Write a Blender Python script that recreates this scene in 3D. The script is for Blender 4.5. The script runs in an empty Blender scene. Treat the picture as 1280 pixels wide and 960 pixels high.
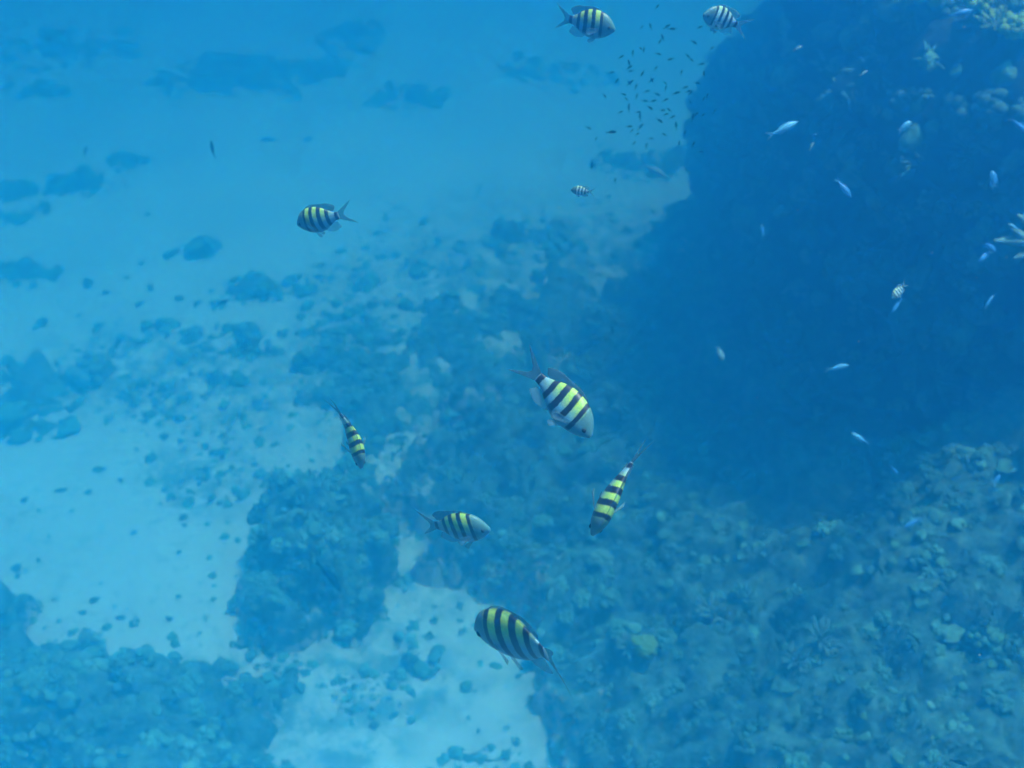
import bpy, math, random
import numpy as np
from mathutils import Vector, Matrix

random.seed(7)
rng = np.random.default_rng(7)
S = bpy.context.scene
COL = S.collection

# ------------------------------------------------------------------ camera
CAM_H, PITCH, FPX = 5.5, 40.0, 1312.0          # metres above the sand, degrees down, focal length in 1280-px pixels
cam_d = bpy.data.cameras.new('camera')
cam = bpy.data.objects.new('camera', cam_d)
COL.objects.link(cam)
cam.location = (0, 0, CAM_H)
cam.rotation_euler = (math.radians(90 - PITCH), 0, 0)
cam_d.sensor_width = 36.0
cam_d.lens = 36.0 * FPX / 1280.0
cam_d.clip_start = 0.05
cam_d.clip_end = 500
cam_d.dof.use_dof = True; cam_d.dof.focus_distance = 1.55; cam_d.dof.aperture_fstop = 5.4      # focused on the near fish, seabed slightly soft
S.camera = cam

# ------------------------------------------------------------------ light
SUN_EL, SUN_AZ = 72.5, 16.0                    # sun stands to the right (+x) behind the reef wall
w = bpy.data.worlds.new('World'); S.world = w; w.use_nodes = True
nt = w.node_tree
bg = nt.nodes['Background']; bg.inputs['Strength'].default_value = 0.06
sky = nt.nodes.new('ShaderNodeTexSky'); sky.sky_type = 'NISHITA'; sky.sun_disc = False
sky.sun_elevation = math.radians(SUN_EL); sky.sun_rotation = math.radians(90 - SUN_AZ)
nt.links.new(sky.outputs['Color'], bg.inputs['Color'])
sd = bpy.data.lights.new('sun', 'SUN'); sd.energy = 5.0; sd.angle = math.radians(7.0); sd.color = (1.0, 0.97, 0.92)
sun = bpy.data.objects.new('sun', sd); COL.objects.link(sun)
tosun = Vector((math.cos(math.radians(SUN_EL)) * math.cos(math.radians(SUN_AZ)),
                math.cos(math.radians(SUN_EL)) * math.sin(math.radians(SUN_AZ)), math.sin(math.radians(SUN_EL))))
sun.rotation_euler = tosun.to_track_quat('Z', 'Y').to_euler()
sun.location = (20, 2, 30)

S.view_settings.view_transform = 'Standard'; S.view_settings.look = 'None'
S.view_settings.gamma = 1.0; S.view_settings.use_curve_mapping = False
S.view_settings.exposure = 1.40
S.render.engine = 'CYCLES'
S.cycles.volume_bounces = 3; S.cycles.max_bounces = 4; S.cycles.diffuse_bounces = 1; S.cycles.glossy_bounces = 1
S.cycles.use_denoising = True
S.cycles.use_adaptive_sampling = True; S.cycles.adaptive_threshold = 0.025; S.cycles.adaptive_min_samples = 32

# sea water: scattering and absorption per metre (r, g, b)
SIG_S = np.array([0.010, 0.145, 0.305])
SIG_A = np.array([0.270, 0.098, 0.007])
WATER_TOP = 6.1

# ------------------------------------------------------------------ helpers
cp, sp = math.cos(math.radians(PITCH)), math.sin(math.radians(PITCH))
CX = np.array([1.0, 0, 0]); CU = np.array([0, sp, cp]); CF = np.array([0, cp, -sp])
CAMP = np.array([0, 0, CAM_H])

def ray(px, py):
    d = CX * (px - 640) + CU * (480 - py) + CF * FPX
    return d / np.linalg.norm(d)

def at(px, py, dist):
    return CAMP + ray(px, py) * dist

def gnd(px, py, z=0.0):
    d = ray(px, py)
    return CAMP + d * ((z - CAM_H) / d[2])

def proj(P):
    q = np.asarray(P) - CAMP
    f = np.maximum(q @ CF, 1e-3)
    return 640 + FPX * (q @ CX) / f, 480 - FPX * (q @ CU) / f, f

PERM = rng.integers(0, 1 << 16, 4096)
def _h(ix, iy, iz):
    return (PERM[(PERM[(PERM[ix & 4095] + iy) & 4095] + iz) & 4095] & 0xffff) / 32767.5 - 1.0

def vnoise(P):
    P = np.asarray(P, float)
    i = np.floor(P).astype(np.int64); f = P - i
    u = f * f * f * (f * (f * 6 - 15) + 10)
    r = 0
    for dx in (0, 1):
        wx = u[:, 0] if dx else 1 - u[:, 0]
        for dy in (0, 1):
            wy = u[:, 1] if dy else 1 - u[:, 1]
            for dz in (0, 1):
                wz = u[:, 2] if dz else 1 - u[:, 2]
                r = r + wx * wy * wz * _h(i[:, 0] + dx, i[:, 1] + dy, i[:, 2] + dz)
    return r

def fbm(P, o=4, lac=2.03, gain=0.5):
    r = 0; a = 1.0; P = np.asarray(P, float)
    for k in range(o):
        r = r + a * vnoise(P + 17.3 * k); P = P * lac; a *= gain
    return r

def billow(P, o=3):
    r = 0; a = 1.0; P = np.asarray(P, float)
    for k in range(o):
        r = r + a * (1 - 2 * np.abs(vnoise(P + 9.1 * k))); P = P * 2.07; a *= 0.5
    return r

def sstep(a, b, x):
    t = np.clip((x - a) / (b - a), 0, 1); return t * t * (3 - 2 * t)

def mesh(name, V, F, mat=None, smooth=True, attrs=None):
    m = bpy.data.meshes.new(name)
    m.from_pydata(np.asarray(V).tolist(), [], F.tolist() if isinstance(F, np.ndarray) else F)
    if smooth: m.polygons.foreach_set('use_smooth', [True] * len(m.polygons))
    if attrs:
        for k, (ty, arr) in attrs.items():
            a = m.attributes.new(k, ty, 'POINT')
            a.data.foreach_set('vector' if ty == 'FLOAT_VECTOR' else 'value', np.asarray(arr, float).ravel())
    if mat: m.materials.append(mat)
    m.update()
    return m

def link(name, data, parent=None, label=None, cat=None, group=None, kind=None, loc=None):
    o = bpy.data.objects.new(name, data); COL.objects.link(o)
    if parent is not None: o.parent = parent
    if label: o['label'] = label
    if cat: o['category'] = cat
    if group: o['group'] = group
    if kind: o['kind'] = kind
    if loc is not None: o.location = loc
    return o

def gridfaces(nx, ny, wrap=False):
    i = np.arange(nx if wrap else nx - 1); j = np.arange(ny - 1)
    I, J = np.meshgrid(i, j, indexing='ij'); I = I.ravel(); J = J.ravel(); I2 = (I + 1) % nx
    return np.stack([I * ny + J, I2 * ny + J, I2 * ny + J + 1, I * ny + J + 1], 1)

# ------------------------------------------------------------------ materials
def newmat(name, rough=0.85):
    m = bpy.data.materials.new(name); m.use_nodes = True
    b = m.node_tree.nodes['Principled BSDF']; b.inputs['Roughness'].default_value = rough
    b.inputs['Specular IOR Level'].default_value = 0.15
    return m, m.node_tree, b

def N(t, typ, **kw):
    n = t.nodes.new(typ)
    for k, v in kw.items():
        if k.startswith('i_'): n.inputs[k[2:].replace('_', ' ')].default_value = v
        else: setattr(n, k, v)
    return n

def ramp(t, fac, stops):
    r = t.nodes.new('ShaderNodeValToRGB')
    while len(r.color_ramp.elements) < len(stops): r.color_ramp.elements.new(0.5)
    for e, (p, c) in zip(r.color_ramp.elements, stops):
        e.position = p; e.color = (*c, 1)
    if fac is not None: t.links.new(fac, r.inputs['Fac'])
    return r

def math_n(t, op, a, b=None, c=None, clamp=False):
    n = t.nodes.new('ShaderNodeMath'); n.operation = op; n.use_clamp = clamp
    for k, v in enumerate((a, b, c)):
        if v is None: continue
        if isinstance(v, (int, float)): n.inputs[k].default_value = v
        else: t.links.new(v, n.inputs[k])
    return n.outputs[0]

def mixc(t, fac, a, b, mode='MIX'):
    n = t.nodes.new('ShaderNodeMix'); n.data_type = 'RGBA'; n.blend_type = mode
    for s, v in ((0, fac), (6, a), (7, b)):
        if isinstance(v, (int, float)): n.inputs[s].default_value = v
        elif isinstance(v, tuple): n.inputs[s].default_value = (*v, 1)
        else: t.links.new(v, n.inputs[s])
    return n.outputs[2]

def bump(t, b, h, strength, dist):
    n = t.nodes.new('ShaderNodeBump'); n.inputs['Strength'].default_value = strength; n.inputs['Distance'].default_value = dist
    t.links.new(h, n.inputs['Height']); t.links.new(n.outputs[0], b.inputs['Normal'])

def mat_sand():
    m, t, b = newmat('sand', 0.95)
    g = N(t, 'ShaderNodeNewGeometry')
    n1 = N(t, 'ShaderNodeTexNoise', i_Scale=0.9, i_Detail=6.0); t.links.new(g.outputs['Position'], n1.inputs['Vector'])
    n2 = N(t, 'ShaderNodeTexNoise', i_Scale=14.0, i_Detail=5.0); t.links.new(g.outputs['Position'], n2.inputs['Vector'])
    base = ramp(t, n1.outputs['Fac'], [(0.3, (0.66, 0.54, 0.43)), (0.62, (0.84, 0.71, 0.59))])
    deb = ramp(t, n2.outputs['Fac'], [(0.56, (1, 1, 1)), (0.75, (0.62, 0.60, 0.53))])
    c = mixc(t, 1.0, base.outputs[0], deb.outputs[0], 'MULTIPLY')
    at_ = N(t, 'ShaderNodeAttribute', attribute_name='rubble')
    n3 = N(t, 'ShaderNodeTexNoise', i_Scale=5.0, i_Detail=8.0, i_Roughness=0.65); t.links.new(g.outputs['Position'], n3.inputs['Vector'])
    f = math_n(t, 'MULTIPLY', at_.outputs['Fac'], ramp(t, n3.outputs['Fac'], [(0.42, (0, 0, 0)), (0.58, (1, 1, 1))]).outputs[0])
    c = mixc(t, f, c, (0.22, 0.28, 0.22))
    t.links.new(c, b.inputs['Base Color'])
    bump(t, b, n2.outputs['Fac'], 0.5, 0.03)
    return m

def mat_reef(name, dark, lite, scale=6.0):
    m, t, b = newmat(name, 0.95)
    g = N(t, 'ShaderNodeNewGeometry')
    n1 = N(t, 'ShaderNodeTexNoise', i_Scale=scale, i_Detail=9.0, i_Roughness=0.68); t.links.new(g.outputs['Position'], n1.inputs['Vector'])
    n2 = N(t, 'ShaderNodeTexVoronoi', i_Scale=scale * 4); t.links.new(g.outputs['Position'], n2.inputs['Vector'])
    r = ramp(t, n1.outputs['Fac'], [(0.36, dark), (0.52, tuple(0.5 * (a + c) for a, c in zip(dark, lite))), (0.68, lite)])
    v = ramp(t, n2.outputs['Distance'], [(0.0, (1.1, 1.1, 1.05)), (0.6, (0.75, 0.75, 0.75))])
    c = mixc(t, 1.0, r.outputs[0], v.outputs[0], 'MULTIPLY')
    # sand settled on the low margins of a reef
    ed = N(t, 'ShaderNodeAttribute', attribute_name='sanded')
    sf = math_n(t, 'ADD', ed.outputs['Fac'], math_n(t, 'MULTIPLY', math_n(t, 'SUBTRACT', n1.outputs['Fac'], 0.5), 2.4))
    sf = math_n(t, 'MULTIPLY', ramp(t, sf, [(0.50, (0, 0, 0)), (0.70, (1, 1, 1))]).outputs[0], math_n(t, 'MULTIPLY', ed.outputs['Fac'], 3.0, clamp=True))
    c = mixc(t, sf, c, (0.66, 0.58, 0.47))
    t.links.new(c, b.inputs['Base Color'])
    bump(t, b, n1.outputs['Fac'], 0.9, 0.06)
    return m

def mat_coral(name, joined):
    m, t, b = newmat(name, 0.9)
    if joined:
        v = N(t, 'ShaderNodeAttribute', attribute_name='tint').outputs['Fac']
    else:
        v = N(t, 'ShaderNodeObjectInfo').outputs['Random']
    r = ramp(t, v, [(0.0, (0.09, 0.18, 0.14)), (0.25, (0.15, 0.29, 0.22)), (0.5, (0.15, 0.33, 0.23)),
                    (0.75, (0.19, 0.38, 0.28)), (0.93, (0.23, 0.42, 0.33)), (1.0, (0.29, 0.48, 0.40))])
    g = N(t, 'ShaderNodeNewGeometry')
    n1 = N(t, 'ShaderNodeTexNoise', i_Scale=26.0, i_Detail=5.0); t.links.new(g.outputs['Position'], n1.inputs['Vector'])
    s = ramp(t, n1.outputs['Fac'], [(0.35, (0.6, 0.6, 0.6)), (0.65, (1.2, 1.2, 1.15))])
    t.links.new(mixc(t, 1.0, r.outputs[0], s.outputs[0], 'MULTIPLY'), b.inputs['Base Color'])
    bump(t, b, n1.outputs['Fac'], 0.6, 0.02)
    return m

def mat_plain(name, col, var=0.25, scale=40.0, rough=0.6):
    m, t, b = newmat(name, rough)
    g = N(t, 'ShaderNodeTexCoord')
    n1 = N(t, 'ShaderNodeTexNoise', i_Scale=scale, i_Detail=4.0); t.links.new(g.outputs['Object'], n1.inputs['Vector'])
    r = ramp(t, n1.outputs['Fac'], [(0.3, tuple(c * (1 - var) for c in col)), (0.7, tuple(min(1, c * (1 + var)) for c in col))])
    t.links.new(r.outputs[0], b.inputs['Base Color'])
    return m

def mat_fin(name, col, alpha):
    m, t, b = newmat(name, 0.5)
    a = N(t, 'ShaderNodeAttribute', attribute_name='rest'); sep = N(t, 'ShaderNodeSeparateXYZ'); t.links.new(a.outputs['Vector'], sep.inputs[0])
    wv = N(t, 'ShaderNodeTexWave', i_Scale=9.0, i_Distortion=1.0); t.links.new(a.outputs['Vector'], wv.inputs['Vector'])
    r = ramp(t, wv.outputs['Fac'], [(0.2, tuple(c * 0.75 for c in col)), (0.8, col)])
    t.links.new(r.outputs[0], b.inputs['Base Color'])
    b.inputs['Alpha'].default_value = alpha
    return m

def mat_striped(pale=False):
    # rest.x: 0 at the snout, 1 at the tail root; rest.z: height in body lengths
    m, t, b = newmat('pale_striped_skin' if pale else 'striped_skin', 0.45)
    b.inputs['Specular IOR Level'].default_value = 0.35
    a = N(t, 'ShaderNodeAttribute', attribute_name='rest'); sep = N(t, 'ShaderNodeSeparateXYZ'); t.links.new(a.outputs['Vector'], sep.inputs[0])
    x, z = sep.outputs['X'], sep.outputs['Z']
    nz = N(t, 'ShaderNodeTexNoise', i_Scale=22.0, i_Detail=3.0); t.links.new(a.outputs['Vector'], nz.inputs['Vector'])
    wob = math_n(t, 'MULTIPLY', math_n(t, 'SUBTRACT', nz.outputs['Fac'], 0.5), 0.022)
    z2 = math_n(t, 'MULTIPLY', math_n(t, 'MULTIPLY', z, z), 0.55)
    s = math_n(t, 'ADD', math_n(t, 'SUBTRACT', x, z2), wob)
    # back colour, belly colour
    yel = mixc(t, ramp(t, nz.outputs['Fac'], [(0.35, (0, 0, 0)), (0.65, (1, 1, 1))]).outputs[0], (0.24, 0.48, 0.12), (0.36, 0.52, 0.07))
    zr = math_n(t, 'MULTIPLY_ADD', z, 2.0, 0.5)      # 0 at z=-.25, 1 at +.25
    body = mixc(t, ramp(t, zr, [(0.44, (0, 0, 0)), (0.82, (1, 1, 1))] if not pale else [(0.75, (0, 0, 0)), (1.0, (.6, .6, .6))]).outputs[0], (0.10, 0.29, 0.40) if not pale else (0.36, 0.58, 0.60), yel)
    tailf = ramp(t, x, [(0.72, (0, 0, 0)), (0.92, (1, 1, 1))]).outputs[0]
    body = mixc(t, tailf, body, (0.15, 0.30, 0.37))
    headf = ramp(t, s, [(0.20, (1, 1, 1)), (0.27, (0, 0, 0))]).outputs[0]
    head = mixc(t, ramp(t, zr, [(0.35, (0, 0, 0)), (0.75, (1, 1, 1))]).outputs[0], (0.075, 0.24, 0.30), (0.065, 0.17, 0.17))
    body = mixc(t, headf, body, head)
    dark = None
    for c, hw in ((0.255, 0.030), (0.42, 0.040), (0.595, 0.045), (0.765, 0.038), (0.955, 0.036)):
        d = math_n(t, 'ABSOLUTE', math_n(t, 'SUBTRACT', s, c))
        f = math_n(t, 'SUBTRACT', 1.0, math_n(t, 'DIVIDE', math_n(t, 'SUBTRACT', d, hw - 0.006), 0.012), clamp=True)
        dark = f if dark is None else math_n(t, 'MAXIMUM', dark, f)
    bel = ramp(t, zr, [(0.10, (0, 0, 0)), (0.20, (1, 1, 1))]).outputs[0]
    dark = math_n(t, 'MULTIPLY', dark, bel)
    body = mixc(t, dark, body, (0.010, 0.012, 0.022))
    sc = N(t, 'ShaderNodeTexVoronoi', i_Scale=38.0); t.links.new(a.outputs['Vector'], sc.inputs['Vector'])
    body = mixc(t, 1.0, body, ramp(t, sc.outputs['Distance'], [(0.1, (1.05, 1.05, 1.05)), (0.7, (0.86, 0.86, 0.86))]).outputs[0], 'MULTIPLY')
    t.links.new(body, b.inputs['Base Color'])
    return m

def mat_blue(name, back, belly):
    m, t, b = newmat(name, 0.4)
    b.inputs['Specular IOR Level'].default_value = 0.4 if back[2] > .1 else 0.0
    a = N(t, 'ShaderNodeAttribute', attribute_name='rest'); sep = N(t, 'ShaderNodeSeparateXYZ'); t.links.new(a.outputs['Vector'], sep.inputs[0])
    zr = math_n(t, 'MULTIPLY_ADD', sep.outputs['Z'], 3.5, 0.5)
    t.links.new(mixc(t, ramp(t, zr, [(0.3, (0, 0, 0)), (0.75, (1, 1, 1))]).outputs[0], belly, back), b.inputs['Base Color'])
    return m

M_SAND = mat_sand()
M_REEF = mat_reef('reef_rock', (0.065, 0.13, 0.11), (0.32, 0.53, 0.44), 10.0)
M_REEF_HAZED = mat_reef('hazed_reef_rock', (0.13, 0.20, 0.17), (0.36, 0.46, 0.39), 9.0)  # paler copy of the reef rock, distance haze mixed into its colour
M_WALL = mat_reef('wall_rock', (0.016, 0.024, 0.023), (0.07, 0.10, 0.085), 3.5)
M_CJ = mat_coral('coral_growth', True)
M_CS = mat_coral('coral_piece', False)
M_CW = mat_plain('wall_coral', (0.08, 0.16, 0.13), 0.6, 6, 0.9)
M_YEL = mat_plain('yellow_coral', (0.24, 0.34, 0.07), 0.3, 30)
M_PALE = mat_plain('pale_coral', (0.24, 0.38, 0.32), 0.25, 40, 0.9)
M_DIM = mat_plain('dim_coral', (0.17, 0.30, 0.30), 0.25, 40, 0.9)
M_OLIVE = mat_plain('olive_coral', (0.30, 0.42, 0.07), 0.5, 9, 0.9)
M_CLUMP = mat_plain('dark_clump', (0.10, 0.10, 0.075), 0.35, 30, 0.95)
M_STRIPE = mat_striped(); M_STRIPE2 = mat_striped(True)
M_FINC = mat_fin('clear_fin', (0.18, 0.36, 0.44), 0.32)
M_FIND = mat_fin('dusky_fin', (0.06, 0.14, 0.20), 0.42)
M_EYE = mat_plain('eye_black', (0.012, 0.012, 0.014), 0.1, 10, 0.2)
M_BLUE = mat_blue('blue_skin', (0.04, 0.22, 0.55), (0.10, 0.34, 0.60))
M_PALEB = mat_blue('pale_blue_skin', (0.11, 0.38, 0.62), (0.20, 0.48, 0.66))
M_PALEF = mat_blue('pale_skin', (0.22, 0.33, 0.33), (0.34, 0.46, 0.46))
M_DARKF = mat_blue('dark_skin', (0.001, 0.025, 0.05), (0.002, 0.04, 0.07))

# ------------------------------------------------------------------ seabed
def seabed_z(x, y):
    P = np.stack([x * 0.5, y * 0.5, np.zeros_like(x)], 1)
    return 0.07 * fbm(P, 4) + 0.018 * fbm(P * 6.0, 3)

def axis(a, b, step, far0, far1, n):
    core = np.arange(a, b + 1e-6, step)
    l = far0 + (a - far0) * (1 - (1 - np.linspace(0, 1, n, endpoint=False)) ** 2.2)
    r = b + (far1 - b) * (np.linspace(0, 1, n + 1)[1:] ** 2.2)
    return np.concatenate([l, core, r])

gx = axis(-9, 7, 0.055, -70, 70, 26); gy = axis(1.5, 19, 0.055, -25, 110, 26)
X, Y = np.meshgrid(gx, gy, indexing='ij'); xf, yf = X.ravel(), Y.ravel()
zf = seabed_z(xf, yf)
# rubble strewn between the sand patches (mask only steers where the debris lies)
qx, qy, qf = proj(np.stack([xf, yf, zf], 1))
def blob(px, py, rx, ry, ang=0):
    c, s_ = math.cos(math.radians(ang)), math.sin(math.radians(ang))
    dx, dy = qx - px, qy - py
    u, v = (dx * c + dy * s_) / rx, (-dx * s_ + dy * c) / ry
    return np.clip(1.25 - np.sqrt(u * u + v * v), 0, 1)
rub = np.zeros_like(xf)
for a in ((520, 470, 230, 90, 0), (600, 600, 170, 130, 0), (230, 480, 190, 60, 10), (540, 700, 90, 70, 0), (760, 380, 330, 130, 5), (450, 770, 70, 50, 20), (480, 855, 120, 60, 0), (420, 930, 100, 45, 0), (255, 600, 80, 45, 0),
          (300, 880, 130, 70, 0), (960, 700, 400, 330, 0)):
    rub = np.maximum(rub, blob(*a))
rub = np.clip(rub * 1.6, 0, 1) * (qf > 0.5)
zf = zf + rub * 0.05 * billow(np.stack([xf * 4, yf * 4, xf * 0], 1), 3)
sb = link('seabed', mesh('seabed', np.stack([xf, yf, zf], 1), gridfaces(len(gx), len(gy)), M_SAND,
                         attrs={'rubble': ('FLOAT', rub)}), kind='structure')

# ------------------------------------------------------------------ coral pieces (templates: V, F with quads/tris as tris)
def ico(sub):
    import bmesh
    bm = bmesh.new(); bmesh.ops.create_icosphere(bm, subdivisions=sub, radius=1)
    V = np.array([v.co[:] for v in bm.verts]); F = np.array([[v.index for v in f.verts] for f in bm.faces]); bm.free()
    return V, F

def t_lump(seed, sub=2, flat=0.7, knob=0.2, fr=3.2):
    V, F = ico(sub)
    d = 1 + 0.34 * fbm(V * 1.6 + seed * 11.7, 3) + knob * billow(V * fr + seed * 5.1, 2)
    V = V * d[:, None]; V[:, 2] = V[:, 2] * flat + 0.15
    return V, F

def prong(p0, p1, r0, r1, n=5, lo=False):
    p0, p1 = np.array(p0), np.array(p1); d = (p1 - p0); d = d / np.linalg.norm(d)
    a = np.cross(d, [0.31, 0.9, 0.2]); a /= np.linalg.norm(a); b = np.cross(d, a)
    th = np.arange(n) * 2 * math.pi / n
    c = np.cos(th)[:, None] * a + np.sin(th)[:, None] * b
    if lo:
        V = np.concatenate([p0 + c * r0, p1 + c * r1 * .6, [p1 + d * r1 * .5]]); F = []
        for k in range(n):
            k2 = (k + 1) % n; F += [[k, k2, n + k2], [k, n + k2, n + k], [n + k, n + k2, 2 * n]]
        return V, np.array(F)
    V = np.concatenate([p0 + c * r0, p0 * 0.3 + p1 * 0.7 + c * (r0 * 0.35 + r1 * 0.65), p1 + c * r1 * 0.45, [p1 + d * r1 * 0.4]])
    F = []
    for k in range(n):
        k2 = (k + 1) % n
        for q in (0, n):
            F += [[q + k, q + k2, q + n + k2], [q + k, q + n + k2, q + n + k]]
        F.append([2 * n + k, 2 * n + k2, 3 * n])
    return V, np.array(F)

def joinT(parts):
    Vs, Fs, o = [], [], 0
    for V, F in parts:
        Vs.append(V); Fs.append(F + o); o += len(V)
    return np.concatenate(Vs), np.concatenate(Fs)

def t_branch(seed, n=22, spread=1.0, thick=0.085, sides=5, lo=False):
    r = np.random.default_rng(seed); ps = []
    for k in range(n):
        a = k * 2.399 + r.normal(0, .2); q = math.sqrt((k + .5) / n)
        tilt = q * 1.15 * spread
        L = (0.85 - 0.2 * q) * r.uniform(.7, 1.1)
        base = np.array([math.cos(a) * q * .45, math.sin(a) * q * .45, 0.0])
        d = np.array([math.cos(a) * math.sin(tilt), math.sin(a) * math.sin(tilt), math.cos(tilt)])
        tip = base + d * L
        ps.append(prong(base, tip, thick * 1.25, thick * .75, sides, lo))
        if r.random() < .75:
            m = base + d * L * r.uniform(.4, .65); s = d + r.normal(0, .55, 3); s[2] = abs(s[2]); s /= np.linalg.norm(s)
            ps.append(prong(m, m + s * L * .42, thick * .9, thick * .55, sides, lo))
    return joinT(ps)

def t_finger(seed, n=14, sides=6, lo=False):
    r = np.random.default_rng(seed); ps = []
    for k in range(n):
        a = k * 2.399; q = math.sqrt((k + .5) / n) * .85
        b = np.array([math.cos(a) * q, math.sin(a) * q, -.1]); h = r.uniform(.45, .95) * (1.1 - .5 * q)
        ps.append(prong(b, b + np.array([r.normal(0, .12) + b[0] * .25, r.normal(0, .12) + b[1] * .25, h]), .2, .16, sides, lo))
    return joinT(ps)

def t_plate(seed):
    r = np.random.default_rng(seed); n = 16
    th = np.arange(n) * 2 * math.pi / n
    R = 1 + 0.2 * np.sin(th * 2 + r.uniform(0, 6)) + 0.13 * r.normal(size=n)
    rows = [(0.12, -0.1, 0), (0.2, 0.12, 0), (0.75, 0.26, 0), (1.0, 0.34, 1), (0.97, 0.39, 1), (0.5, 0.33, 0), (0.0, 0.30, 0)]
    V = np.concatenate([np.stack([np.cos(th) * (R if q > .5 else 1) * q, np.sin(th) * (R if q > .5 else 1) * q,
                                  z + 0.05 * np.sin(th * 3 + q * 5) * (q > .4)], 1) for q, z, _ in rows])
    F = []
    for i in range(len(rows) - 1):
        for k in range(n):
            k2 = (k + 1) % n
            F += [[i * n + k, i * n + k2, (i + 1) * n + k2], [i * n + k, (i + 1) * n + k2, (i + 1) * n + k]]
    return V, np.array(F)

def prong3(p0, p1, r0, r1, n=3): return prong(p0, p1, r0, r1, n)
def t_knob(seed, n=15, sub=1):
    r = np.random.default_rng(seed); ps = []
    for k in range(n):
        z = 1 - (k + .5) / n * 1.05; a = k * 2.399; q = math.sqrt(max(0, 1 - z * z))
        c = np.array([math.cos(a) * q, math.sin(a) * q, z * .62]) * r.uniform(.6, .92)
        V, F = ico(sub); V = V * (1 + .25 * vnoise(V * 1.9 + seed + k))[:, None]
        ps.append((V * r.uniform(.24, .40) * np.array([1, 1, 1.15]) + c, F))
    return joinT(ps)
T = {'knobby_coral': [t_knob(300 + k, 17, 2) for k in range(5)], 'boulder_coral': [t_lump(k, 4, .6, .22, 4.6) for k in range(6)],
     'branching_coral': [t_branch(40 + k, 38, 1.0, .075, 4) for k in range(4)],
     'finger_coral': [t_finger(60 + k) for k in range(3)],
     'plate_coral': [t_plate(80 + k) for k in range(3)]}
T['rubble'] = [t_lump(20 + k, 2, 0.55, .42, 2.6) for k in range(8)]
T['twig'] = [t_branch(90 + k, 8, 1.15, .13, 3, True) for k in range(5)]
LO = dict(T)
LO['boulder_coral'] = [t_lump(k, 2, .6, .3, 3.0) for k in range(6)]
LO['knobby_coral'] = [t_knob(300 + k, 9, 1) for k in range(5)]
LO['branching_coral'] = [t_branch(40 + k, 13, 1.0, .12, 3, True) for k in range(4)]
LO['finger_coral'] = [t_finger(60 + k, 9, 4, True) for k in range(3)]
TM = {k: [mesh(k, V, F, M_CS, smooth=True) for V, F in v] for k, v in T.items() if k not in ('rubble', 'twig')}

def basis(n, r):
    z = n / np.linalg.norm(n); a = np.array([math.cos(r), math.sin(r), 0.13]); x = np.cross(a, z); x /= np.linalg.norm(x)
    return np.stack([x, np.cross(z, x), z], 1)

def joined(pieces, name, parent=None, **kw):
    Vs, Fs, Ts, o = [], [], [], 0
    for kind, v, p, n, s, rot, tint, sq in pieces:
        V, F = LO[kind][v]
        W = (V * np.array([s, s * sq, s])) @ basis(n, rot).T + p
        Vs.append(W); Fs.append(F + o); Ts.append(np.full(len(W), tint)); o += len(W)
    if not Vs: return None
    return link(name, mesh(name, np.concatenate(Vs), np.concatenate(Fs), M_CJ, attrs={'tint': ('FLOAT', np.concatenate(Ts))}), parent, kind='stuff', **kw)

def faces_cn(V, F):
    a, b, c, d = V[F[:, 0]], V[F[:, 1]], V[F[:, 2]], V[F[:, 3]]
    n = np.cross(c - a, d - b); A = np.linalg.norm(n, axis=1) * .5
    n = n / np.maximum(2 * A, 1e-9)[:, None]
    return (a + b + c + d) / 4, n, A

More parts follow.
